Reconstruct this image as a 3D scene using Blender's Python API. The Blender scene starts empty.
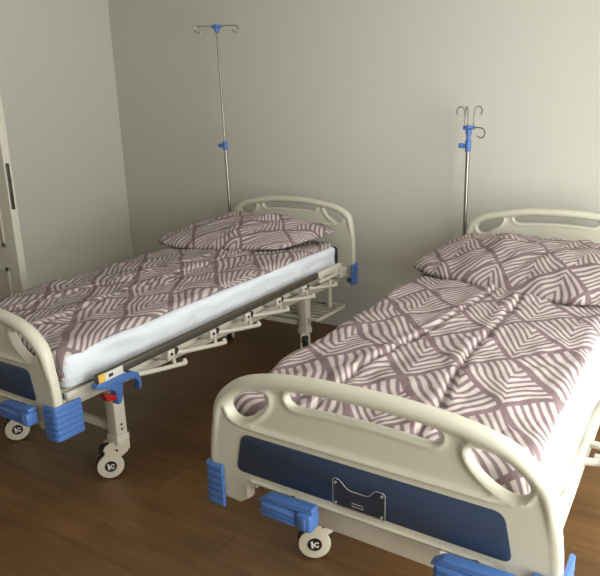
import bpy, bmesh, math, random
from mathutils import Vector, Matrix, noise
random.seed(7)
C = bpy.context.scene.collection
PI = math.pi

# ------------------------------------------------------------------ materials
def mat(name, col, rough=.5, metal=0., spec=.5, bump=None, coat=0.):
    m = bpy.data.materials.new(name); m.use_nodes = True
    nt = m.node_tree; b = nt.nodes['Principled BSDF']
    b.inputs['Base Color'].default_value = (*col, 1)
    b.inputs['Roughness'].default_value = rough
    b.inputs['Metallic'].default_value = metal
    b.inputs['Specular IOR Level'].default_value = spec
    b.inputs['Coat Weight'].default_value = coat
    # a faint procedural unevenness on every surface
    tc = nt.nodes.new('ShaderNodeTexCoord')
    no = nt.nodes.new('ShaderNodeTexNoise'); no.inputs['Scale'].default_value = bump[0] if bump else 30
    no.inputs['Detail'].default_value = 4
    nt.links.new(tc.outputs['Object'], no.inputs['Vector'])
    bp = nt.nodes.new('ShaderNodeBump')
    bp.inputs['Strength'].default_value = bump[1] if bump else .03
    bp.inputs['Distance'].default_value = bump[2] if bump else .002
    nt.links.new(no.outputs['Fac'], bp.inputs['Height'])
    nt.links.new(bp.outputs['Normal'], b.inputs['Normal'])
    return m

M = {}
M['wall'] = mat('wall_paint', (.585, .572, .518), .85, bump=(55, .15, .003))
M['ceiling'] = mat('ceiling_paint', (.66, .65, .61), .9, bump=(60, .1, .002))
M['plastic'] = mat('cream_plastic', (.60, .585, .485), .36, bump=(90, .03, .001))
M['steel'] = mat('cream_steel', (.66, .63, .54), .4)
M['caster'] = mat('cream_caster', (.68, .62, .5), .35)
M['navy'] = mat('navy_panel', (.034, .055, .105), .3)
M['blue'] = mat('blue_plastic', (.072, .17, .45), .4)
M['rubber'] = mat('black_rubber', (.012, .012, .013), .55)
M['black'] = mat('black_plastic', (.015, .014, .014), .4)
M['white_mark'] = mat('white_mark', (.75, .72, .66), .5)
M['grey_rail'] = mat('grey_rail', (.085, .075, .06), .42, metal=.25)
M['chrome'] = mat('chrome', (.30, .29, .27), .33, metal=1.)
M['dark_steel'] = mat('dark_steel', (.08, .075, .065), .4, metal=.7)
M['red'] = mat('red_plastic', (.35, .01, .012), .4)
M['yellow'] = mat('yellow_sticker', (.75, .5, .08), .5)
M['sticker'] = mat('white_sticker', (.7, .7, .66), .5)
M['mattress'] = mat('navy_cloth', (.012, .018, .045), .7, bump=(300, .3, .001))
M['sheet'] = mat('white_sheet', (.70, .74, .80), .85, bump=(9, .55, .03))
M['door'] = mat('door_paint', (.60, .58, .49), .45)

def clear_plastic(name, tint, fac, rough, body=(.75, .74, .72)):
    m = bpy.data.materials.new(name); m.use_nodes = True; nt = m.node_tree
    nt.nodes.remove(nt.nodes['Principled BSDF'])
    out = nt.nodes['Material Output']
    tr = nt.nodes.new('ShaderNodeBsdfTransparent'); tr.inputs[0].default_value = (*tint, 1)
    gl = nt.nodes.new('ShaderNodeBsdfPrincipled')
    gl.inputs['Base Color'].default_value = (*body, 1); gl.inputs['Roughness'].default_value = rough
    mx = nt.nodes.new('ShaderNodeMixShader'); mx.inputs[0].default_value = fac
    nt.links.new(tr.outputs[0], mx.inputs[1]); nt.links.new(gl.outputs[0], mx.inputs[2])
    nt.links.new(mx.outputs[0], out.inputs['Surface'])
    return m
M['clear'] = clear_plastic('clear_plastic', (.90, .90, .90), .10, .12, (.12, .12, .12))
M['clear_edge'] = clear_plastic('clear_plastic_edge', (.9, .9, .9), .32, .1)
M['glass'] = clear_plastic('window_glass', (.97, .98, .98), .06, .02)

class NT:
    def __init__(s, m): s.t = m.node_tree
    def math(s, op, a, b=None, c=None):
        n = s.t.nodes.new('ShaderNodeMath'); n.operation = op
        for i, v in enumerate((a, b, c)):
            if v is None: continue
            if isinstance(v, (int, float)): n.inputs[i].default_value = v
            else: s.t.links.new(v, n.inputs[i])
        return n.outputs[0]

def fabric():
    m = mat('leaf_print_cotton', (.5, .5, .5), .85, spec=.2, bump=(13, .6, .02)); nt = m.node_tree; N = NT(m)
    b = nt.nodes['Principled BSDF']
    uv = nt.nodes.new('ShaderNodeUVMap'); uv.uv_map = 'UVMap'
    no = nt.nodes.new('ShaderNodeTexNoise'); no.inputs['Scale'].default_value = 3.6; no.inputs['Detail'].default_value = 1
    nt.links.new(uv.outputs[0], no.inputs['Vector'])
    sub = nt.nodes.new('ShaderNodeVectorMath'); sub.operation = 'SUBTRACT'; sub.inputs[1].default_value = (.5, .5, .5)
    nt.links.new(no.outputs['Color'], sub.inputs[0])
    sc = nt.nodes.new('ShaderNodeVectorMath'); sc.operation = 'SCALE'; sc.inputs['Scale'].default_value = .10
    nt.links.new(sub.outputs[0], sc.inputs[0])
    ad = nt.nodes.new('ShaderNodeVectorMath'); ad.operation = 'ADD'
    nt.links.new(uv.outputs[0], ad.inputs[0]); nt.links.new(sc.outputs[0], ad.inputs[1])
    sp = nt.nodes.new('ShaderNodeSeparateXYZ'); nt.links.new(ad.outputs[0], sp.inputs[0])
    X_, Y_ = sp.outputs[0], sp.outputs[1]
    # oblique lozenges; alpha and beta run from the foot corner of each one
    a = N.math('ADD', N.math('MULTIPLY', X_, -3.0), N.math('MULTIPLY', Y_, 2.45))
    c = N.math('ADD', N.math('MULTIPLY', X_, 3.75), N.math('MULTIPLY', Y_, 3.30))
    fa, fc = N.math('FRACT', a), N.math('FRACT', c)
    ia, ic = N.math('FLOOR', a), N.math('FLOOR', c)
    cb = nt.nodes.new('ShaderNodeCombineXYZ'); nt.links.new(ia, cb.inputs[0]); nt.links.new(ic, cb.inputs[1])
    wn = nt.nodes.new('ShaderNodeTexWhiteNoise'); wn.noise_dimensions = '2D'; nt.links.new(cb.outputs[0], wn.inputs['Vector'])
    r = wn.outputs['Value']
    da, dc = N.math('MULTIPLY', fa, .255), N.math('MULTIPLY', fc, .195)     # metres from the two foot edges
    da = N.math('MULTIPLY', da, N.math('SUBTRACT', 1.12, N.math('MULTIPLY', fc, .30)))     # the stripes fan a little
    dc = N.math('MULTIPLY', dc, N.math('SUBTRACT', 1.12, N.math('MULTIPLY', fa, .30)))
    mn = N.math('MINIMUM', da, dc)
    one = N.math('GREATER_THAN', r, .72)                                   # some lozenges are striped one way only
    s = N.math('ADD', N.math('MULTIPLY', mn, N.math('SUBTRACT', 1, one)), N.math('MULTIPLY', N.math('ADD', N.math('MULTIPLY', dc, N.math('GREATER_THAN', r, .84)), N.math('MULTIPLY', da, N.math('LESS_THAN', r, .84))), one))
    st = N.math('FRACT', N.math('DIVIDE', N.math('SUBTRACT', s, .010), N.math('ADD', .0198, N.math('MULTIPLY', r, .0065))))
    ramp = nt.nodes.new('ShaderNodeMapRange'); ramp.interpolation_type = 'SMOOTHSTEP'
    ramp.inputs['From Min'].default_value = .195; ramp.inputs['From Max'].default_value = .345
    tri = N.math('ABSOLUTE', N.math('SUBTRACT', st, .42))
    nt.links.new(tri, ramp.inputs['Value'])
    edge = N.math('MAXIMUM', N.math('LESS_THAN', mn, .012), N.math('MAXIMUM', N.math('GREATER_THAN', fa, .975), N.math('GREATER_THAN', fc, .955)))
    dk = N.math('MAXIMUM', ramp.outputs[0], edge)
    mixc = nt.nodes.new('ShaderNodeMix'); mixc.data_type = 'RGBA'
    nt.links.new(dk, mixc.inputs['Factor'])
    mixc.inputs['A'].default_value = (.53, .47, .455, 1); mixc.inputs['B'].default_value = (.215, .155, .167, 1)
    nt.links.new(mixc.outputs['Result'], b.inputs['Base Color'])
    return m
M['fabric'] = fabric()

def floor_mat():
    m = mat('wood_laminate', (.2, .1, .04), .38, spec=.45); nt = m.node_tree; N = NT(m); b = nt.nodes['Principled BSDF']
    tc = nt.nodes.new('ShaderNodeTexCoord')
    br = nt.nodes.new('ShaderNodeTexBrick')
    br.inputs['Scale'].default_value = 1; br.inputs['Brick Width'].default_value = 1.25; br.inputs['Row Height'].default_value = .19
    br.inputs['Mortar Size'].default_value = .0016; br.offset = .37
    br.inputs['Color1'].default_value = (.18, .095, .037, 1); br.inputs['Color2'].default_value = (.135, .070, .026, 1)
    br.inputs['Mortar'].default_value = (.11, .055, .022, 1)
    nt.links.new(tc.outputs['Object'], br.inputs['Vector'])
    mp = nt.nodes.new('ShaderNodeMapping'); mp.inputs['Scale'].default_value = (1.6, 22, 1)
    nt.links.new(tc.outputs['Object'], mp.inputs['Vector'])
    no = nt.nodes.new('ShaderNodeTexNoise'); no.inputs['Scale'].default_value = 1.6; no.inputs['Detail'].default_value = 8
    no.inputs['Roughness'].default_value = .62
    nt.links.new(mp.outputs[0], no.inputs['Vector'])
    mp2 = nt.nodes.new('ShaderNodeMapping'); mp2.inputs['Scale'].default_value = (1.1, 3.4, 1)
    nt.links.new(tc.outputs['Object'], mp2.inputs['Vector'])
    n2 = nt.nodes.new('ShaderNodeTexNoise'); n2.inputs['Scale'].default_value = 1.3; n2.inputs['Detail'].default_value = 3
    nt.links.new(mp2.outputs[0], n2.inputs['Vector'])
    f = N.math('ADD', N.math('MULTIPLY', no.outputs['Fac'], 1.1), N.math('MULTIPLY', n2.outputs['Fac'], .9))
    mx = nt.nodes.new('ShaderNodeMix'); mx.data_type = 'RGBA'; mx.blend_type = 'MULTIPLY'; mx.inputs['Factor'].default_value = 1
    cc = nt.nodes.new('ShaderNodeCombineColor')
    for i in range(3): nt.links.new(f, cc.inputs[i])
    nt.links.new(br.outputs['Color'], mx.inputs['A']); nt.links.new(cc.outputs[0], mx.inputs['B'])
    nt.links.new(mx.outputs['Result'], b.inputs['Base Color'])
    return m
M['floor'] = floor_mat()

# ------------------------------------------------------------------ mesh helpers
class MB:
    """collects shapes; link() makes ONE mesh object of them"""
    def __init__(s): s.bm = bmesh.new()
    def _xf(s, vs, mx):
        if mx is not None: bmesh.ops.transform(s.bm, matrix=mx, verts=vs)
    def box(s, x0, x1, y0, y1, z0, z1, bev=0., mx=None, mi=0, seg=2):
        b = bmesh.new(); bmesh.ops.create_cube(b, size=1)
        for v in b.verts:
            v.co = Vector(((x0 + x1) / 2 + v.co.x * (x1 - x0), (y0 + y1) / 2 + v.co.y * (y1 - y0), (z0 + z1) / 2 + v.co.z * (z1 - z0)))
        if bev: bmesh.ops.bevel(b, geom=b.edges[:], offset=bev, segments=seg, profile=.5, affect='EDGES')
        s._add(b, mx, mi); return s
    def _add(s, b, mx=None, mi=0):
        if mx is not None: bmesh.ops.transform(b, matrix=mx, verts=b.verts[:])
        for f in b.faces: f.material_index = mi
        me = bpy.data.meshes.new('tmp'); b.to_mesh(me); b.free(); s.bm.from_mesh(me); bpy.data.meshes.remove(me)
    def prism(s, poly, axis, d0, d1, bev=0., mx=None, mi=0, seg=2):
        """poly: 2D outline; axis 'x' -> (y,z), 'y' -> (x,z), 'z' -> (x,y)"""
        def P(p, d): return {'x': (d, p[0], p[1]), 'y': (p[0], d, p[1]), 'z': (p[0], p[1], d)}[axis]
        b = bmesh.new(); n = len(poly)
        A = [b.verts.new(P(p, d0)) for p in poly]; B = [b.verts.new(P(p, d1)) for p in poly]
        f0 = b.faces.new(A); f1 = b.faces.new(B[::-1])
        for i in range(n): b.faces.new((A[i], B[i], B[(i + 1) % n], A[(i + 1) % n]))
        bmesh.ops.recalc_face_normals(b, faces=b.faces[:])
        if bev:
            es = set(f0.edges) | set(f1.edges)
            bmesh.ops.bevel(b, geom=list(es), offset=bev, segments=seg, profile=.5, affect='EDGES')
        s._add(b, mx, mi); return s
    def tube(s, pts, r, seg=12, closed=False, mx=None, mi=0, scale=None):
        """round bar along a polyline, r a number or a list; scale squeezes the section along a world axis"""
        b = bmesh.new(); pts = [Vector(p) for p in pts]; n = len(pts); rings = []
        t0 = (pts[1] - pts[0]).normalized()
        up = Vector((0, 0, 1)) if abs(t0.z) < .9 else Vector((1, 0, 0))
        u = t0.cross(up).normalized()
        for i, p in enumerate(pts):
            if closed: t = (pts[(i + 1) % n] - pts[i - 1]).normalized()
            else: t = (pts[min(i + 1, n - 1)] - pts[max(i - 1, 0)]).normalized()
            u = (u - t * u.dot(t)).normalized(); w = t.cross(u)
            rr = r[i] if isinstance(r, (list, tuple)) else r
            ring = []
            for k in range(seg):
                o = (u * math.cos(2 * PI * k / seg) + w * math.sin(2 * PI * k / seg)) * rr
                if scale: o = Vector((o.x * scale[0], o.y * scale[1], o.z * scale[2]))
                ring.append(b.verts.new(p + o))
            rings.append(ring)
        for i in range(n if closed else n - 1):
            A, B = rings[i], rings[(i + 1) % n]
            off = 0
            if closed and i == n - 1:
                off = min(range(seg), key=lambda q: (A[0].co - B[q].co).length)
            for k in range(seg):
                b.faces.new((A[k], A[(k + 1) % seg], B[(k + 1 + off) % seg], B[(k + off) % seg]))
        if not closed:
            b.faces.new(rings[0][::-1]); b.faces.new(rings[-1])
        bmesh.ops.recalc_face_normals(b, faces=b.faces[:])
        s._add(b, mx, mi); return s
    def cyl(s, p0, p1, r, seg=20, bev=0., mi=0):
        p0, p1 = Vector(p0), Vector(p1); d = p1 - p0
        b = bmesh.new(); bmesh.ops.create_cone(b, cap_ends=True, segments=seg, radius1=r, radius2=r, depth=d.length)
        if bev:
            bmesh.ops.bevel(b, geom=[e for e in b.edges if abs(abs(e.verts[0].co.z) - abs(e.verts[1].co.z)) < 1e-6 and e.verts[0].co.z * e.verts[1].co.z > 0],
                            offset=bev, segments=2, profile=.5, affect='EDGES')
        q = Vector((0, 0, 1)).rotation_difference(d.normalized()).to_matrix().to_4x4()
        s._add(b, Matrix.Translation((p0 + p1) / 2) @ q, mi); return s
    def tilt(s, k=.024, y0=.1):
        for v in s.bm.verts: v.co.z += k * (v.co.y - y0)
        return s
    def mesh(s, name, mats):
        me = bpy.data.meshes.new(name); s.bm.to_mesh(me); s.bm.free()
        for m in (mats if isinstance(mats, (list, tuple)) else [mats]): me.materials.append(m)
        me.polygons.foreach_set('use_smooth', [True] * len(me.polygons))
        try: me.set_sharp_from_angle(angle=math.radians(38))
        except Exception: pass
        return me
    def link(s, name, mats, parent=None, loc=None, rz=0.):
        return link(name, s.mesh(name, mats), parent, loc, rz)

def link(name, me, parent=None, loc=None, rz=0.):
    o = bpy.data.objects.new(name, me); C.objects.link(o)
    if parent: o.parent = parent
    if loc: o.location = loc
    if rz: o.rotation_euler.z = rz
    return o
def tag(o, label=None, cat=None, group=None, kind=None):
    for k, v in (('label', label), ('category', cat), ('group', group), ('kind', kind)):
        if v: o[k] = v
    return o
def empty(name, loc=(0, 0, 0), rz=0.):
    o = bpy.data.objects.new(name, None); C.objects.link(o); o.location = loc; o.rotation_euler.z = rz
    o.empty_display_size = .1; return o
def copy_tree(o, parent=None):
    c = o.copy(); C.objects.link(c)
    if parent: c.parent = parent
    for ch in list(o.children): copy_tree(ch, c)
    return c
def smooth_closed(pts, n=8):
    out = []; k = len(pts)
    for i in range(k):
        p0, p1, p2, p3 = [Vector(pts[(i + j - 1) % k]) for j in range(4)]
        for q in range(n):
            t = q / n
            out.append(tuple(.5 * ((2 * p1) + (-p0 + p2) * t + (2 * p0 - 5 * p1 + 4 * p2 - p3) * t * t + (-p0 + 3 * p1 - 3 * p2 + p3) * t ** 3)))
    return out
def smooth_open(pts, n=8):
    P = [Vector(pts[0]) * 2 - Vector(pts[1])] + [Vector(p) for p in pts] + [Vector(pts[-1]) * 2 - Vector(pts[-2])]
    out = []
    for i in range(1, len(P) - 2):
        p0, p1, p2, p3 = P[i - 1:i + 3]
        for q in range(n):
            t = q / n
            out.append(tuple(.5 * ((2 * p1) + (-p0 + p2) * t + (2 * p0 - 5 * p1 + 4 * p2 - p3) * t * t + (-p0 + 3 * p1 - 3 * p2 + p3) * t ** 3)))
    out.append(tuple(P[-2])); return out
def round_poly(pts, r, n=5):
    out = []; k = len(pts)
    for i in range(k):
        p, a, b = Vector(pts[i]), Vector(pts[i - 1]), Vector(pts[(i + 1) % k])
        rr = r[i] if isinstance(r, (list, tuple)) else r
        if rr <= 0: out.append(tuple(p)); continue
        da, db = (a - p).normalized(), (b - p).normalized()
        A, B = p + da * rr, p + db * rr
        for q in range(n + 1):
            t = q / n; out.append(tuple(A * (1 - t) ** 2 + p * 2 * t * (1 - t) + B * t * t))
    return out
def evaluated(me_or_curve, setup=None):
    o = bpy.data.objects.new('tmp', me_or_curve); C.objects.link(o)
    if setup: setup(o)
    bpy.context.view_layer.update()
    dg = bpy.context.evaluated_depsgraph_get()
    me = bpy.data.meshes.new_from_object(o.evaluated_get(dg))
    bpy.data.objects.remove(o); return me

# ------------------------------------------------------------------ the room
XL, XR, YB, YF, ZC = -4.10, .95, 3.66, -1.6, 2.62
def struct(mb, name, m, parent=None):
    o = mb.link(name, m, parent)
    if not parent: o['kind'] = 'structure'
    return o
struct(MB().box(XL - 1.3, XR + .2, YF - .2, YB + .2, -.1, 0), 'floor', M['floor'])
struct(MB().box(XL - 1.3, XR + .2, YF - .2, YB + .2, ZC, ZC + .1), 'ceiling', M['ceiling'])
struct(MB().box(XL - 1.3, XR + .2, YB, YB + .2, 0, ZC), 'wall_back', M['wall'])
struct(MB().box(XL - 1.3, XR + .2, YF - .2, YF, 0, ZC), 'wall_front', M['wall'])
# left wall with the doorway the open door belongs to, and the passage behind it
DY0, DY1, DZ = 1.30, 2.13, 2.05
struct(MB().box(XL - .15, XL, YF, DY0, 0, ZC).box(XL - .15, XL, DY1, YB, 0, ZC).box(XL - .15, XL, DY0, DY1, DZ, ZC), 'wall_left', M['wall'])
struct(MB().box(XL - 1.3, XL - 1.2, YF, YB, 0, ZC), 'wall_passage', M['wall'])
struct(MB().box(XL - .155, XL + .012, DY0 - .06, DY0 + .015, 0, DZ + .06, .004).box(XL - .155, XL + .012, DY1 + .02, DY1 + .07, 0, DZ + .06, .004)
       .box(XL - .155, XL + .012, DY0 - .06, DY1 + .07, DZ, DZ + .06, .004), 'trim_1', M['door'])
# right wall with a tall window, out of the frame, that lights the room
WY0, WY1, WZ0, WZ1 = .15, 2.75, .06, 2.2
struct(MB().box(XR, XR + .2, YF, WY0, 0, ZC).box(XR, XR + .2, WY1, YB, 0, ZC).box(XR, XR + .2, WY0, WY1, 0, WZ0).box(XR, XR + .2, WY0, WY1, WZ1, ZC), 'wall_right', M['wall'])
wf = MB()
for a, b_ in ((WY0, WY0 + .06), ((WY0 + WY1) / 2 - .04, (WY0 + WY1) / 2 + .04), (WY1 - .06, WY1)):
    wf.box(XR + .07, XR + .13, a, b_, WZ0, WZ1, .004)
wf.box(XR + .07, XR + .13, WY0, WY1, WZ0, WZ0 + .06, .004).box(XR + .07, XR + .13, WY0, WY1, WZ1 - .06, WZ1, .004)
win = struct(wf, 'window_1', M['door'])
for a, b_ in ((WY0 + .05, (WY0 + WY1) / 2 - .03), ((WY0 + WY1) / 2 + .03, WY1 - .05)):
    MB().box(XR + .097, XR + .103, a, b_, WZ0 + .05, WZ1 - .05).link('pane', M['glass'], win)

# the open door leaf, standing square to the left wall: its edge with the lock plate faces us
DX1 = -3.32; DYF = 2.095; DYB = 2.137
d = MB().box(XL + .01, DX1, DYF, DYB, .008, 2.0, .003)
for z0, z1 in ((.16, .62), (.74, 1.20), (1.30, 1.86)):
    for x0, x1 in ((XL + .10, (XL + DX1) / 2 - .04), ((XL + DX1) / 2 + .04, DX1 - .10)):
        loop = [(x0, DYF, z0), (x1, DYF, z0), (x1, DYF, z1), (x0, DYF, z1)]
        d.box(x0, x1, DYF - .008, DYF + .002, z0, z0 + .03, .003).box(x0, x1, DYF - .008, DYF + .002, z1 - .03, z1, .003)
        d.box(x0, x0 + .03, DYF - .008, DYF + .002, z0, z1, .003).box(x1 - .03, x1, DYF - .008, DYF + .002, z0, z1, .003)
d.box(XL + .01, DX1 + .002, DYB - .012, DYB + .002, .008, 2.0, .002)
door = struct(d, 'door_1', M['door'])
lk = MB().box(DX1, DX1 + .004, DYF + .008, DYF + .030, .965, 1.225, .0015)
lk.box(DX1, DX1 + .014, DYF + .012, DYF + .026, 1.12, 1.15, .003).box(DX1, DX1 + .008, DYF + .012, DYF + .026, 1.05, 1.085, .002)
lk.cyl((DX1, DYF + .019, .982), (DX1 + .006, DYF + .019, .982), .005).cyl((DX1, DYF + .019, 1.208), (DX1 + .006, DYF + .019, 1.208), .005)
tag(lk.link('lock_plate', M['dark_steel'], door), 'dark steel lock plate')

# ------------------------------------------------------------------ the bed
L0 = 2.182        # inner face of the headboard, from the outer face of the footboard
FOOT_TOP = [(.478, .44), (.477, .50), (.470, .565), (.459, .635), (.444, .678), (.417, .712), (.375, .744), (.33, .764), (.26, .781), (.19, .790), (.1, .796), (0, .798)]
HEAD_TOP = [(.478, .50), (.480, .60), (.477, .70), (.470, .765), (.458, .82), (.440, .850), (.41, .873), (.36, .897), (.3, .911), (.2, .928), (.1, .937), (0, .939)]
HOLE = [(.272, .722), (.315, .722), (.355, .709), (.385, .686), (.397, .660), (.388, .640), (.360, .636), (.325, .650), (.293, .674), (.272, .701)]
SLOT = [(-.205, .732), (-.19, .746), (-.15, .752), (-.075, .757), (0, .758), (.075, .757), (.15, .752), (.19, .746), (.205, .732), (.195, .716), (.17, .711), (.1, .715), (0, .717), (-.1, .715), (-.17, .711), (-.195, .716)]

def offset_closed(pts, d):
    n = len(pts); A = sum(pts[i][0] * pts[(i + 1) % n][1] - pts[(i + 1) % n][0] * pts[i][1] for i in range(n)); sg = 1 if A > 0 else -1
    out = []
    for i in range(n):
        t = (Vector(pts[(i + 1) % n]) - Vector(pts[i - 1])).normalized()
        out.append((pts[i][0] + t.y * d * sg, pts[i][1] - t.x * d * sg))
    return out
def board_mesh(top, dslot, dhole, dlow, name):
    side = smooth_open([Vector((*p, 0)) for p in top], 6)
    right = [(p[0], p[1]) for p in side]
    outer = right + [(-x, z) for x, z in right[::-1][1:]]
    low = .452 + dlow; leg = .385 + dlow
    bottom = [(-.470, leg), (-.375, leg - .006), (-.350, leg + .012), (-.345, low - .02), (-.325, low), (.325, low), (.345, low - .02), (.350, leg + .012), (.375, leg - .006), (.470, leg)]
    inset = [(x * .982, z - .012 * (1 if z > .6 else 0)) for x, z in outer]
    cu = bpy.data.curves.new('c', 'CURVE'); cu.dimensions = '2D'; cu.fill_mode = 'BOTH'; cu.extrude = .0065; cu.bevel_depth = .004; cu.bevel_resolution = 2
    def spl(pts):
        s = cu.splines.new('POLY'); s.points.add(len(pts) - 1); s.use_cyclic_u = True
        for q, p in zip(s.points, pts): q.co = (p[0], p[1], 0, 1)
    spl(inset + bottom)
    hole = [(p[0], p[1] + dhole) for p in smooth_closed([Vector((*p, 0)) for p in HOLE], 5)]
    slot = [(p[0], p[1] + dslot) for p in smooth_closed([Vector((*p, 0)) for p in SLOT], 4)]
    ho, so_ = offset_closed(hole, .006), offset_closed(slot, .006)
    spl(ho); spl([(-x, z) for x, z in ho]); spl(so_)
    me = evaluated(cu)
    mb = MB(); mb.bm.from_mesh(me); bpy.data.meshes.remove(me)
    arc = [(.412, .685), (.408, .655), (.392, .632), (.362, .621), (.32, .618), (.26, .617), (0, .617)]
    arc = arc + [(-x, z) for x, z in arc[::-1][1:]]
    arc = [(p[0], p[1] + dhole) for p in smooth_open([Vector((x, z, 0)) for x, z in arc], 5)]
    zl = .67 + dhole
    cu = bpy.data.curves.new('c', 'CURVE'); cu.dimensions = '2D'; cu.fill_mode = 'BOTH'; cu.extrude = .0125; cu.bevel_depth = .005; cu.bevel_resolution = 2
    spl(bottom + [p for p in inset if p[0] > 0 and p[1] < zl] + arc + [p for p in inset if p[0] < 0 and p[1] < zl])
    me = evaluated(cu); mb.bm.from_mesh(me); bpy.data.meshes.remove(me)
    for v in mb.bm.verts: v.co = Vector((v.co.x, .018 + v.co.z, v.co.y))
    # the moulded outer rim, its bar thickening towards the top
    path = []
    for i, (x, z) in enumerate(outer):
        j, k = outer[max(i - 1, 0)], outer[min(i + 1, len(outer) - 1)]
        t = Vector((k[0] - j[0], k[1] - j[1])).normalized()
        n = Vector((-t.y, t.x)); path.append((x + n.x * .0195, .018, z + n.y * .0195))
    zt = max(z for x, z in outer)
    rad = [.0145 + .0065 * min(1, max(0, (p[2] - (zt - .25)) / .15)) for p in path]
    mb.tube(path, rad, 16, scale=(1, 1.30, 1))
    for sgn in (1, -1):
        mb.tube([(sgn * x, .018, z) for x, z in offset_closed(hole, .0125)], .0125, 10, True, scale=(1, 1.5, 1))
    mb.tube([(x, .018, z) for x, z in offset_closed(slot, .0100)], .0100, 10, True, scale=(1, 1.55, 1))
    arc = [(x, .018, z) for x, z in arc]
    mb.tube(arc, .0085, 10, scale=(1, 2.7, 1))
    mb.tube([(-.33, .018, low + .006), (.33, .018, low + .006)], .006, 8, scale=(1, 3.9, 1))
    mb.tube([(-.345, .018, leg + .01), (-.345, .018, low - .005), (-.335, .018, low + .003)], .006, 8, scale=(1, 3.3, 1))
    mb.tube([(.345, .018, leg + .01), (.345, .018, low - .005), (.335, .018, low + .003)], .006, 8, scale=(1, 3.3, 1))
    me = mb.mesh(name, M['plastic'])
    def setup(o):
        r = o.modifiers.new('r', 'REMESH'); r.mode = 'VOXEL'; r.voxel_size = .0042; r.use_smooth_shade = True
        s = o.modifiers.new('s', 'SMOOTH'); s.factor = .5; s.iterations = 6
    out = evaluated(me, setup); bpy.data.meshes.remove(me)
    out.name = name
    if not out.materials: out.materials.append(M['plastic'])
    return out

def panel_mb(z0, z1, y0, y1, wt=.352, wb=.376):
    return MB().prism(round_poly([(-wb, z0), (wb, z0), (wt, z1), (-wt, z1)], .026, 6), 'y', y0, y1, .001)

def bumper_mb(s, z0, z1, ya, yb, open_y):
    """blue corner guard: wraps the end face and the outer side, five flutes"""
    mb = MB(); xo = .484; xi = .420 if open_y > 0 else .404; t = .010
    if open_y > 0: out = [(xi, ya), (xo, ya), (xo, yb), (xo - t, yb), (xo - t, ya + t), (xi, ya + t)]
    else: out = [(xi, yb), (xi, yb - t), (xo - t, yb - t), (xo - t, ya), (xo, ya), (xo, yb)]
    n = 6; h = (z1 - z0) / n
    rnd = [.003] * 6; rnd[1 if open_y > 0 else 5] = .022; rnd[4 if open_y > 0 else 2] = .008
    poly = round_poly(out, rnd, 5)
    poly = [(s * x, y) for x, y in poly]
    mb.prism(poly, 'z', z0, z1, .002)
    cx, cy = s * (xo - .04), (ya + yb) / 2
    grow = [(x + (s * .0022 if abs(x) > xo - .03 else 0), y + ((-.0022 if open_y > 0 else .0022) if (y < ya + .02 if open_y > 0 else y > yb - .02) else 0)) for x, y in poly]
    for k in range(n):
        mb.prism(grow, 'z', z0 + k * h + .0025, z0 + (k + 1) * h - .0025, .0018)
    # the clip that fills the corner between guard and board
    if open_y > 0: mb.box(min(s * .44, s * .482), max(s * .44, s * .482), ya + .008, ya + .05, z0 + .004, z1 - .012, .004)
    else: mb.box(min(s * .44, s * .482), max(s * .44, s * .482), yb - .05, yb - .008, z0 + .004, z1 - .012, .004)
    return mb

bed = empty('hospital_bed')
fb = link('footboard', board_mesh(FOOT_TOP, 0, 0, 0, 'footboard'), bed)
hb = link('headboard', board_mesh(HEAD_TOP, .148, .158, .062, 'headboard'), bed, (0, L0, 0))
tag(panel_mb(.480, .597, -.0015, .006).link('inlay_panel', M['navy'], fb), 'flat navy blue inlay panel')
tag(panel_mb(.555, .735, .030, .0375).link('inlay_panel', M['navy'], hb), 'flat navy blue inlay panel')
for s in (-1, 1):
    tag(bumper_mb(s, .352, .481, -.012, .100, 1).link('corner_bumper', M['blue'], fb), 'fluted blue corner bumper')
    tag(bumper_mb(s, .404, .538, -.03, .052, -1).link('corner_bumper', M['blue'], hb), 'fluted blue corner bumper')
# clear card pocket on the footboard
ch = MB(); prof = [(-.062, .484), (.080, .484), (.080, .553), (.074, .558), (.056, .558), (.048, .551), (.040, .540), (.028, .536), (-.010, .536), (-.024, .540), (-.036, .552), (-.044, .558), (-.056, .560), (-.062, .555)]
ch.prism(prof, 'y', -.0115, -.0095)
ch.box(-.062, -.059, -.0115, -.002, .484, .553).box(.077, .080, -.0115, -.002, .484, .553).box(-.062, .080, -.0115, -.002, .484, .487)
cho = ch.link('card_holder', M['clear'], fb); tag(cho, 'clear plastic card pocket')
ce = MB().tube([(x, -.0105, z) for x, z in prof], .0013, 6, True)
for x, z in ((-.054, .492), (.072, .492), (.072, .549), (-.054, .549)): ce.cyl((x, -.013, z), (x, -.010, z), .0035, 10)
ce.tube([(-.008, -.012, .497), (.022, -.012, .497), (.022, -.012, .505), (-.008, -.012, .505)], .001, 6, True)
ce.link('pocket_rim', M['clear_edge'], cho)

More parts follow.
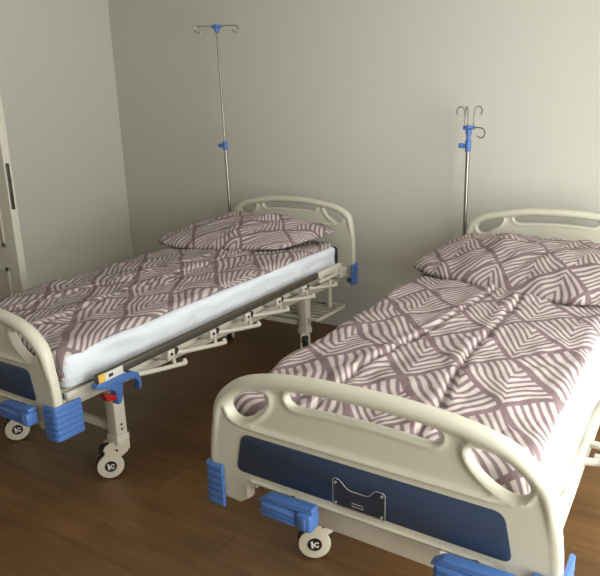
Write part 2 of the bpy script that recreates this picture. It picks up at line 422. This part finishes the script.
# steel frame: deck edge, chassis beams, cross bars, brackets to the boards
f = MB()
for s in (-1, 1):
    f.box(s * .425 - .016, s * .425 + .016, .075, 2.06, .455, .496, .006)
f.box(-.43, .43, .075, .110, .462, .496, .006).box(-.43, .43, 2.03, 2.06, .462, .496, .006)
f.box(-.415, .415, .09, 2.05, .488, .500, .003)
f.tilt()
for s in (-1, 1):
    f.box(s * .36 - .018, s * .36 + .018, .040, L0 - .002, .405, .448, .005)
    f.box(s * .40 - .035, s * .40 + .035, .042, .090, .42, .47, .004).box(s * .40 - .035, s * .40 + .035, L0 - .09, L0 - .004, .46, .52, .004)
    for y in (.5, 1.84): f.box(s * .36 - .016, s * .36 + .016, y - .02, y + .02, .44, .485, .003)
for y in (.30, .36, 1.30, 1.84): f.box(-.36, .36, y - .014, y + .014, .41, .44, .004)
f.link('frame', M['steel'], bed)
for s in (-1, 1):
    MB().tube(smooth_open([(s * .405, .485, .496), (s * .462, .49, .500), (s * .482, .505, .500), (s * .488, .54, .500), (s * .482, .575, .500), (s * .462, .59, .500), (s * .405, .595, .496)], 5), .011, 10).link('loop_bracket', M['steel'], bed)
gb = MB().box(-.16, .20, .048, .20, .352, .425, .008).box(-.02, .16, .17, .34, .36, .42, .006)
for x in (-.185, .31): gb.cyl((x, .02, .437), (x, .9, .43), .011, 12)
gb.link('gear_housing', M['steel'], bed)
def crank(x0, x1, flip):
    """folded blue winding handle hanging below the footboard"""
    mb = MB()
    mb.box(x0 + .01, x1 - .045, -.055, -.018, .405, .452, .012, seg=3)
    for k in range(3): mb.box(x0 + .02, x1 - .05, -.0575, -.05, .414 + k * .012, .420 + k * .012, .002)
    mb.box(x1 - .045, x1, -.060, -.014, .409, .458, .008, seg=3)
    mb.box(x1 - .032, x1 - .014, -.063, -.058, .418, .450, .003)
    mb.prism(round_poly([(x0, .446), (x0 + .03, .468), (x1, .474), (x1, .458), (x0 + .04, .450)], .006, 3), 'y', -.050, -.020, .002)
    o = mb.link('crank_handle', M['blue'], bed); tag(o, 'folded blue crank handle')
    MB().cyl(((x0 + x1) / 2, -.03, .462), ((x0 + x1) / 2, .03, .440), .009, 12).link('crank_shaft', M['dark_steel'], o)
crank(-.272, -.100, 1); crank(.206, .392, -1)

# legs with braked twin-disc casters
def leg(x, y, zt, name='leg'):
    mb = MB().box(x - .028, x + .028, y - .028, y + .028, .165, zt, .005)
    mb.box(x - .033, x + .033, y - .033, y + .033, .150, .190, .006)
    o = mb.link('leg', M['steel'], bed)
    for z in (.215, .235): MB().cyl((x + .027, y, z), (x + .031, y, z), .005, 10).link('bolt', M['dark_steel'], o)
def caster(x, y, rz):
    """local: wheel axis = x, trail = -y"""
    cy, cz = -.042, .0585
    outl = [(cy + .054 * math.cos(a), cz + .054 * math.sin(a)) for a in [math.radians(v) for v in range(118, 405, 14)]]
    outl += [(.030, .112), (.040, .135), (.042, .160), (-.036, .160), (-.056, .150), (-.066, .132), (-.060, .118)]
    mb = MB()
    for s in (-1, 1): mb.prism(outl, 'x', s * .024 - .006, s * .024 + .006, .004)
    mb.box(-.031, .031, -.040, .042, .120, .164, .008).cyl((0, 0, .15), (0, 0, .175), .026)
    h = mb.link('caster', M['caster'], bed, (x, y, 0), rz)
    w = MB()
    w.cyl((-.0165, cy, cz), (.0165, cy, cz), .0575, 36, .006)
    w.link('wheel', M['rubber'], h)
    for s in (-1, 1):
        e = MB().cyl((s * .029, cy, cz), (s * .0318, cy, cz), .024, 28)
        q = s * .0322
        def bar(p0, p1, t=.0028):
            e.tube([(q, cy + s * p0[0], cz + p0[1]), (q, cy + s * p1[0], cz + p1[1])], t, 6, mi=1, scale=(.25, 1, 1))
        bar((-.010, .013), (-.007, -.013), .004); bar((-.005, -.001), (.008, .009)); bar((.007, .008), (.014, .005)); bar((-.005, .001), (.010, -.011)); bar((.009, -.010), (.013, -.004))
        tag(e.link('emblem', [M['black'], M['white_mark']], h), 'round black emblem with a white slanted mark')
        MB().cyl((s * .028, -.012, .126), (s * .0312, -.012, .126), .0055, 12).link('bolt', M['black'], h)
    MB().box(-.020, .020, -.074, -.040, .134, .146, .004).box(-.015, .015, -.082, -.062, .104, .140, .004).link('brake_pedal', M['black'], h)
    return h
LXF, LXB, LXR, LY0, LY1 = .298, .347, .303, .352, 1.872
for x, y, zt in ((-LXF, LY0, .42), (LXB, LY0, .42), (-LXR, LY1, .42), (LXR, LY1, .42)): leg(x, y, zt)
for y, xa, xb in ((LY0, LXF, LXB), (LY1, LXR, LXR)):
    MB().box(-xa + .026, xb - .026, y - .012, y + .012, .195, .227, .004).link('crossbar', M['steel'], bed)
A_cast = [caster(-LXF, LY0, math.radians(-30)), caster(LXB, LY0, math.radians(-38)), caster(-LXR, LY1, math.radians(213)), caster(LXR, LY1, math.radians(33))]

# slatted rack low at the head end
r = MB(); RZ = .25
r.tube([(-.40, 1.86, RZ), (.40, 1.86, RZ), (.405, 1.875, RZ), (.405, 2.185, RZ), (.40, 2.2, RZ), (-.40, 2.2, RZ), (-.405, 2.185, RZ), (-.405, 1.875, RZ)], .010, 8, True)
for k in range(1, 6): r.box(-.40, .40, 1.86 + k * .057 - .010, 1.86 + k * .057 + .010, RZ - .004, RZ + .005, .002)
for s in (-1, 1): r.box(s * .34 - .01, s * .34 + .01, 2.10, 2.13, RZ, .42, .003)
r.link('storage_rack', M['steel'], bed)

# folding side guards: grey rail, swivel links folded flat, blue latch
def side_guard(s):
    X = .528
    def sx(a, b): return min(s * a, s * b), max(s * a, s * b)
    mb = MB()
    mb.box(*sx(X - .013, X + .013), .136, 1.66, .526, .561, .009, seg=3).tilt(.028)
    g = mb.link('side_guard', M['grey_rail'], bed); tag(g, 'folded side guard with grey top rail')
    re = MB().box(*sx(X - .011, X + .011), 1.65, 1.92, .524, .556, .006).box(*sx(X - .009, X + .009), 1.68, 1.90, .492, .506, .003)
    for y in (1.70, 1.86): re.box(*sx(X - .007, X + .007), y - .01, y + .01, .50, .53, .002)
    tag(re.tilt(.028).link('rail_end', M['steel'], g), 'cream steel rail end')
    for y in (.245, .505, .765, 1.017, 1.274, 1.52):
        k = MB()
        k.tube(smooth_open([(s * (X - .004), y + .02, .505), (s * (X + .004), y + .09, .487), (s * (X + .006), y + .322, .442), (s * (X + .002), y + .338, .444), (s * (X - .004), y + .344, .452)], 4), .0095, 10)
        k.tube([(s * (X - .006), y + .288, .448), (s * (X - .006), y + .280, .502)], .0085, 8)
        k.box(*sx(X - .010, X + .010), y - .018, y + .022, .488, .526, .004)
        k.box(*sx(.445, X), y - .010, y + .010, .478, .498, .003)
        k.tilt(.026).link('guard_link', M['steel'], g)
        MB().cyl((s * (X + .008), y, .508), (s * (X + .015), y, .508), .006, 10).tilt(.026).link('pivot_bolt', M['dark_steel'], g)
        MB().box(*sx(X - .012, X + .008), y + .018, y + .045, .496, .522, .003).tilt(.026).link('clip', M['dark_steel'], g)
    la = [(.122, .516), (.130, .530), (.255, .528), (.300, .520), (.322, .506), (.334, .470), (.328, .440), (.317, .442), (.318, .470), (.304, .490), (.270, .498), (.244, .494), (.236, .440), (.224, .420), (.210, .422), (.206, .476), (.170, .496)]
    tag(MB().prism(la, 'x', s * X - .015, s * X + .017, .003).link('latch', M['blue'], g), 'blue plastic latch')
    tag(MB().prism([(.150, .486), (.205, .462), (.207, .444), (.165, .452)], 'x', s * X - .008, s * X + .020, .002).link('release_lever', M['red'], g), 'red release lever')
    xs = X + .0135
    st = MB().box(*sx(xs - .001, xs), .140, .168, .525, .560, mi=0).box(*sx(xs - .001, xs), .168, .252, .527, .558, mi=1).box(*sx(xs, xs + .0004), .185, .205, .536, .548, mi=2).tilt(.028)
    tag(st.link('sticker', [M['yellow'], M['sticker'], M['dark_steel']], g), 'yellow and white sticker')
    return g
side_guard(1)['right'] = 1; side_guard(-1)

# socket for the drip pole behind the head-left corner
def socket_mb():
    mb = MB(); b = bmesh.new()
    n = 18; rr = [(.0175, .40), (.0175, .50), (.0125, .50), (.0125, .40)]
    rings = [[b.verts.new((q * math.cos(2 * PI * k / n), q * math.sin(2 * PI * k / n), z)) for k in range(n)] for q, z in rr]
    for i in range(4):
        for k in range(n): b.faces.new((rings[i][k], rings[i][(k + 1) % n], rings[(i + 1) % 4][(k + 1) % n], rings[(i + 1) % 4][k]))
    bmesh.ops.recalc_face_normals(b, faces=b.faces[:]); mb._add(b)
    mb.box(.014, .20, -.012, .012, .425, .455, .003)
    return mb
PA, PB = (-.530, 2.243), (-.492, 2.256)
sock = socket_mb().link('pole_socket', M['steel'], bed, (PA[0], PA[1], 0))

BA, BB = (-2.2665, 1.188, 0), (-.6275, 1.194, 0)
bed.location = BA
tag(bed, 'hospital bed on the left, whole folded side guard in view, nearer the open door', 'bed', 'hospital beds')
bed2 = copy_tree(bed); bed2.location = BB
tag(bed2, 'hospital bed on the right, its wide footboard with clear card pocket facing us', 'bed')
for ch_ in bed2.children:
    if ch_.name.startswith('side_guard'): ch_.location = (.014 if ch_.get('right') else -.014, .285, 0)
    if ch_.name.startswith('pole_socket'): ch_.location = (PB[0], PB[1], 0)
    if ch_.name.startswith('caster') and ch_.location.x < 0 and ch_.location.y < 1: ch_.rotation_euler.z = math.radians(-58)

# ------------------------------------------------------------------ bedding (bed coordinates)
def fbm(x, y, z=0, s=1., o=3):
    return sum(noise.noise(Vector((x, y, z)) * s * 2 ** k) * .5 ** k for k in range(o))
def sstep(a, b, x):
    t = min(1, max(0, (x - a) / (b - a))); return t * t * (3 - 2 * t)
TK = .024
def mattress_mesh():
    return MB().box(-.428, .428, .095, 2.085, .500, .618, .022, seg=3).tilt(TK).mesh('mattress', M['mattress'])
def sheet_mesh(seed):
    """fitted white sheet pulled over top, sides and foot of the mattress"""
    b = bmesh.new(); bmesh.ops.create_cube(b, size=1)
    for v in b.verts: v.co = Vector((v.co.x * .872, 1.0595 + v.co.y * 1.950, .567 + v.co.z * .116))
    bmesh.ops.bevel(b, geom=[e for e in b.edges if not all(v.co.z < .56 for v in e.verts)], offset=.026, segments=4, profile=.5, affect='EDGES')
    bmesh.ops.delete(b, geom=[f for f in b.faces if f.normal.z < -.9], context='FACES')
    bmesh.ops.subdivide_edges(b, edges=[e for e in b.edges if e.calc_length() > .3], cuts=70, use_grid_fill=True)
    bmesh.ops.subdivide_edges(b, edges=[e for e in b.edges if e.calc_length() > .05 and abs(e.verts[0].co.z - e.verts[1].co.z) > .03], cuts=5, use_grid_fill=True)
    b.normal_update()
    for v in b.verts:
        side = 1 - sstep(.59, .622, v.co.z)
        dsp = .008 * fbm(v.co.x * 2, v.co.y * 4, v.co.z * 14 + seed, 1.6, 4) + .003 * math.sin(v.co.y * 23 + 5 * fbm(v.co.y, v.co.z * 3, seed, 2)) * side
        v.co += v.normal * (dsp * (.35 + .65 * side) + .003)
        if v.co.z < .53: v.co.z += .008 * fbm(v.co.y * 2, v.co.x * 2, seed, 2)
        v.co.z += TK * (v.co.y - .1)
    mb = MB(); mb._add(b); return mb.mesh('bed_sheet', M['sheet'])

SEAMS = (lambda y: .068 + .05 * (1 - sstep(.2, .75, y)), lambda y: -.19 + .14 * max(0, y - .45))
def blanket_mesh(seed, uo, vo, edge_, foot_flap):
    """quilted cover: laid flat, right edge lying on the mattress edge, left edge hanging down"""
    b = bmesh.new(); uvl = b.loops.layers.uv.new('UVMap')
    ns, ntt = 150, 230; S0, S1, T0, T1 = -.60, edge_, -.10, 2.02
    grid = []
    for j in range(ntt + 1):
        row = []; t = T0 + (T1 - T0) * j / ntt
        for i in range(ns + 1):
            s = S0 + (S1 - S0) * i / ns
            q = s + foot_flap * max(0, s / .42) ** 3 * (1 - sstep(.10, .34, t))
            q += .012 * fbm(t * 2.3, seed, 0, 1.4, 2) * sstep(.2, .42, s)
            # across the bed
            R = .055; lq = -.435 + .032 * (1 - sstep(.08, .45, t))
            if q < lq:
                a = min((lq - q) / R, PI / 2 * .94); x = lq - R * math.sin(a); z = R * (math.cos(a) - 1)
                ex = (lq - q) - a * R
                if ex > 0: x -= ex * .10; z -= ex * .99
            elif q > edge_ - .04:
                a = min((q - edge_ + .04) / .05, 1.15); x = edge_ - .04 + .05 * math.sin(a); z = .05 * (math.cos(a) - 1)
                ex = (q - edge_ + .04) - a * .05
                if ex > 0: x += ex * .41; z -= ex * .9
            else: x, z = q, 0
            # along the bed: tucked down at the foot
            y = t; 
            if t < .11:
                a = min((.11 - t) / .042, PI / 2 * .98); y = .11 - .042 * math.sin(a); z2 = .042 * (math.cos(a) - 1)
                ex = (.11 - t) - a * .042
                if ex > 0: z2 -= ex * .98; y -= ex * .01
                z = max(z + z2, -.085 + .01 * math.sin(q * 40)) if q > .2 else z + z2
            z += .646 + .014 * math.cos(max(-1, min(1, x / .46)) * PI / 2)
            fl = 1 - sstep(-.40, -.5, -abs(q)) * 0
            w = .0105 * fbm(x * 1.7, y * 1.2, seed, 2.2, 3) + .0075 * fbm(x * 5, y * 4, seed + 3, 2, 2)
            w += .0025 * fbm(x * 9, y * 12, seed + 7, 1.6, 2) + .0045 * math.sin((x * .8 + y) * 34 + 4 * fbm(x, y, seed, 3, 2)) * max(0, fbm(x, y, seed + 9, 1.8, 2))
            for k_, fx in enumerate(SEAMS):
                dx = x - fx(y) - .008 * fbm(y * 2.5, k_ * 9, seed, 1.5, 2)
                w -= .011 * math.exp(-(dx / .0075) ** 2) - .005 * math.exp(-((abs(dx) - .028) / .022) ** 2) + .0045 * dx / .012 * math.exp(-(dx / .014) ** 2)
                w += .0032 * math.exp(-(dx / .035) ** 2) * math.sin(y * 62 + 5 * fbm(y * 2, x, seed, 2, 2))
            hang = sstep(.42, .50, -q)
            x -= hang * .012 * math.sin(y * 15 + 3 * fbm(y, 0, seed, 2, 2)); 
            z += w + TK * (y - .1)
            v = b.verts.new((x, y, z)); row.append((v, s, t))
        grid.append(row)
    for j in range(ntt):
        for i in range(ns):
            c = [grid[j][i], grid[j][i + 1], grid[j + 1][i + 1], grid[j + 1][i]]
            f = b.faces.new([k[0] for k in c])
            for lp, k in zip(f.loops, c): lp[uvl].uv = (k[1] + uo, k[2] + vo)
    bmesh.ops.recalc_face_normals(b, faces=b.faces[:])
    if sum(f.normal.z for f in b.faces) < 0: bmesh.ops.reverse_faces(b, faces=b.faces[:])
    me = bpy.data.meshes.new('blanket'); b.to_mesh(me); b.free(); me.materials.append(M['fabric'])
    me.polygons.foreach_set('use_smooth', [True] * len(me.polygons))
    def setup(o):
        so = o.modifiers.new('t', 'SOLIDIFY'); so.thickness = .012; so.offset = -1
    out = evaluated(me, setup); out.name = 'blanket'; return out

def pillow_mesh(seed, cor, h, base_z, uo, vo):
    """cor: its four corners NL, NR, FR, FL in bed coordinates; the underside settles onto the quilt"""
    cor = [Vector(c) for c in cor]; mid = sum(cor, Vector()) / 4
    b = bmesh.new(); uvl = b.loops.layers.uv.new('UVMap'); n = 54
    W = ((cor[1] - cor[0]).length + (cor[2] - cor[3]).length) / 2; H = ((cor[3] - cor[0]).length + (cor[2] - cor[1]).length) / 2
    lay = []
    for sg in (1, -1):
        g = []
        for j in range(n + 1):
            row = []
            for i in range(n + 1):
                u, v = -1 + 2 * i / n, -1 + 2 * j / n
                if sg < 0 and (i in (0, n) or j in (0, n)): row.append(lay[0][j][i]); continue
                uu = u * (1 - .03 * (1 - v * v)); vv = v * (1 + (.10 if v < 0 else -.05) * (1 - u * u)) * (1 - .10 * u ** 8); uu *= 1 - .085 * v ** 8
                s_, t_ = (uu + 1) / 2, (vv + 1) / 2
                p = cor[0] * (1 - s_) * (1 - t_) + cor[1] * s_ * (1 - t_) + cor[2] * s_ * t_ + cor[3] * (1 - s_) * t_
                k = max(0, (1 - abs(u) ** 2.4)) ** .58 * max(0, (1 - abs(v) ** 2.4)) ** .52
                ek = 1 - max(abs(u), abs(v))
                ruf = math.sin((u * 9 + 2 * fbm(u, v, seed, 1.5, 2)) * 2.2) if abs(v) > abs(u) else math.sin((v * 6 + 2 * fbm(u, v, seed, 1.5, 2)) * 2.2)
                if sg > 0:
                    p.z += h * k - .02 * max(0, -v) * (1 - u * u) + k * .030 * fbm(u * 1.6, v * 1.2, seed, 1.5, 3) + .008 * ruf * math.exp(-(ek / .22) ** 2) * min(1, ek * 9)
                    fold = (u - .28 - .3 * v); p.z -= .012 * k * math.exp(-(fold / .05) ** 2)
                else:
                    low = base_z + TK * (p.y - .1) + .012
                    p.z = p.z + (min(low, p.z - .004) - p.z) * min(1, k * 2.2)
                p.z += .006 * fbm(u * 3, v * 3, seed + 5, 1.5, 2) * (1 - k)
                row.append(b.verts.new(p - mid))
            g.append(row)
        lay.append(g)
    for q, g in enumerate(lay):
        for j in range(n):
            for i in range(n):
                c = [g[j][i], g[j][i + 1], g[j + 1][i + 1], g[j + 1][i]]
                ij = [(i, j), (i + 1, j), (i + 1, j + 1), (i, j + 1)]
                if q: c.reverse(); ij.reverse()
                f = b.faces.new(c)
                for lp, (ii, jj) in zip(f.loops, ij):
                    lp[uvl].uv = ((-1 + 2 * ii / n) * W / 2 * 1.05 + uo, -((-1 + 2 * jj / n) * H / 2 * 1.2) + vo)
    me = bpy.data.meshes.new('pillow'); b.to_mesh(me); b.free(); me.materials.append(M['fabric'])
    me.polygons.foreach_set('use_smooth', [True] * len(me.polygons)); return me, mid

for base, seed, nm, uo, vo, edge_, flap in ((BA, 1.3, 'left', .05, .02,   .425, .025), (BB, 8.7, 'right', .13, .11, .402, 0)):
    l = nm == 'left'
    if not l: base = (base[0] - .02, base[1], base[2])
    m_ = link('mattress', mattress_mesh(), None, base)
    tag(m_, ('navy mattress of the left bed, its dark corner showing by the headboard' if l else 'navy mattress of the right bed, hidden under its white sheet'), 'mattress')
    s_ = link('bed_sheet', sheet_mesh(seed), None, base)
    tag(s_, ('white sheet on the left bed, long strip above the grey folded rail' if l else 'white sheet on the right bed, brightly lit along the right edge'), 'sheet')
    b_ = link('blanket', blanket_mesh(seed, uo, vo, edge_, flap), None, base)
    tag(b_, ('mauve leaf-print quilt spread on the left bed, near the open door' if l else 'mauve leaf-print quilt spread on the right bed, behind the wide footboard'), 'blanket')

def put_pillow(base, seed, cor, h, uo, vo, label):
    me, mid = pillow_mesh(seed, cor, h, .670, uo, vo)
    o = link('pillow', me, None, Vector(base) + mid); tag(o, label, 'pillow')
put_pillow(BA, 2.1, [(-.60, 1.505, .705), (.315, 1.645, .712), (.435, 2.13, .757), (-.45, 2.13, .81)], .096, .1, .05, 'mauve leaf-print pillow on the left bed, below the taller drip pole')
put_pillow(BB, 6.4, [(-.575, 1.60, .70), (.42, 1.30, .700), (.45, 2.09, .775), (-.475, 2.12, .775)], .088, .0, .12, 'mauve leaf-print pillow on the right bed, below the shorter drip pole')

# ------------------------------------------------------------------ drip poles
def hook_pts(dirx, diry, kind):
    if kind == 'out':      # straight out, then a curl under
        p = [(.0, 0), (.05, .004), (.105, .004), (.123, -.002), (.130, -.018), (.121, -.034), (.104, -.038), (.090, -.028), (.088, -.018)]
        return smooth_open([(dirx * d_, diry * d_, z) for d_, z in p], 5)
    if kind == 'up':       # folded up: crook at the top
        p = [(.008, 0), (.010, .04), (.012, .080), (.016, .099), (.030, .110), (.046, .103), (.052, .084), (.046, .066)]
        return smooth_open([(dirx * d_, diry * d_, z) for d_, z in p], 5)
    p = [(.0, 0), (.04, 0), (.072, -.004), (.088, -.016), (.090, -.040), (.075, -.054), (.052, -.050), (.044, -.042)]
    return smooth_open([(dirx * d_, diry * d_, z) for d_, z in p], 5)
def iv_pole(loc, zclamp, zhub, hooks, label, lean=0.):
    t = empty('drip_pole', (loc[0], loc[1], .42)); t.rotation_euler = (0, lean, 0)
    zclamp -= .42; zhub -= .42
    tag(t, label, 'drip pole', 'drip poles behind the beds')
    MB().cyl((0, 0, -.02), (0, 0, zclamp), .0105, 16).link('lower_tube', M['chrome'], t)
    MB().cyl((0, 0, zclamp - .02), (0, 0, zhub + .02), .0065, 14).link('upper_rod', M['chrome'], t)
    cl = MB().cyl((0, 0, zclamp - .032), (0, 0, zclamp + .030), .0165, 18, .003).box(-.035, -.005, -.010, .010, zclamp - .014, zclamp + .012, .004).link('clamp', M['blue'], t)
    tag(cl, 'blue height clamp')
    MB().cyl((-.050, -.004, zclamp), (-.030, -.004, zclamp), .014, 14, .003).link('knob', M['blue'], cl)
    hu = MB().cyl((0, 0, zhub - .030), (0, 0, zhub + .010), .017, 18, .004).cyl((0, 0, zhub + .002), (0, 0, zhub + .016), .026, 18, .004)
    if zhub - zclamp < .2: hu.cyl((0, 0, zclamp), (0, 0, zhub), .0125, 16)
    for dx, dy, k in hooks: hu.box(-.012 + dx * .018, .012 + dx * .018, -.012 + dy * .018, .012 + dy * .018, zhub - .006, zhub + .016, .003)
    tag(hu.link('hook_hub', M['blue'], t), 'blue hook hub')
    for dx, dy, k in hooks:
        MB().tube([(x + dx * .014, y + dy * .014, z + zhub + .006) for x, y, z in hook_pts(dx, dy, k)], .0036, 8).link('hook', M['chrome'], t)
ca, sa = math.cos(math.radians(40)), math.sin(math.radians(40))
iv_pole((BA[0] + PA[0], BA[1] + PA[1], 0), 1.262, 2.02, [(ca, sa, 'out'), (-ca, -sa, 'out')], 'tall drip pole behind the left bed, extended high with two outspread hooks', math.radians(-1.3))
cb_, sb_ = math.cos(math.radians(18)), math.sin(math.radians(18))
iv_pole((BB[0] + PB[0], BB[1] + PB[1], 0), 1.255, 1.345, [(cb_, sb_, 'up'), (-cb_, -sb_, 'up'), (-.6, .8, 'up'), (.94, -.34, 'down')], 'short drip pole behind the right bed, hooks folded up at its head')

# ------------------------------------------------------------------ camera
cam = bpy.data.cameras.new('camera'); co = bpy.data.objects.new('camera', cam); C.objects.link(co)
pitch, roll, yaw = math.radians(15.0387), math.radians(-1.5978), math.radians(33.06)
Rr = Vector((1, 0, 0)); Uu = Vector((0, math.sin(pitch), math.cos(pitch))); Ff = Vector((0, math.cos(pitch), -math.sin(pitch)))
X = Rr * math.cos(roll) + Uu * math.sin(roll); U = -Rr * math.sin(roll) + Uu * math.cos(roll)
mx = Matrix((X, U, -Ff)).transposed().to_4x4()
co.matrix_world = Matrix.Translation((0, 0, 1.4137)) @ Matrix.Rotation(yaw, 4, 'Z') @ mx
cam.sensor_width = 36; cam.lens = 623.82 * 36 / 600; cam.clip_start = .02
sc = bpy.context.scene; sc.camera = co

# ------------------------------------------------------------------ light: an overcast sky through the window
w = bpy.data.worlds.new('world'); sc.world = w; w.use_nodes = True
bg = w.node_tree.nodes['Background']; bg.inputs[0].default_value = (1, .985, .94, 1); bg.inputs[1].default_value = 11.2
pl = bpy.data.lights.new('window_daylight', 'AREA'); pl.shape = 'RECTANGLE'; pl.size = WY1 - WY0; pl.size_y = WZ1 - WZ0
pl.cycles.is_portal = True
po = bpy.data.objects.new('window_daylight', pl); C.objects.link(po)
po.location = (XR + .15, (WY0 + WY1) / 2, (WZ0 + WZ1) / 2); po.rotation_euler = (0, math.radians(90), math.radians(0))
# area light faces -Z; turned about Y it faces -X, into the room; its x side then stands upright
pl.size, pl.size_y = WZ1 - WZ0, WY1 - WY0

vs = sc.view_settings; vs.view_transform = 'Standard'; vs.look = 'None'; vs.gamma = 1; vs.use_curve_mapping = False
vs.exposure = 0.0
sc.cycles.use_denoising = True
sc.cycles.max_bounces = 12; sc.cycles.diffuse_bounces = 6
sc.cycles.sample_clamp_indirect = 6
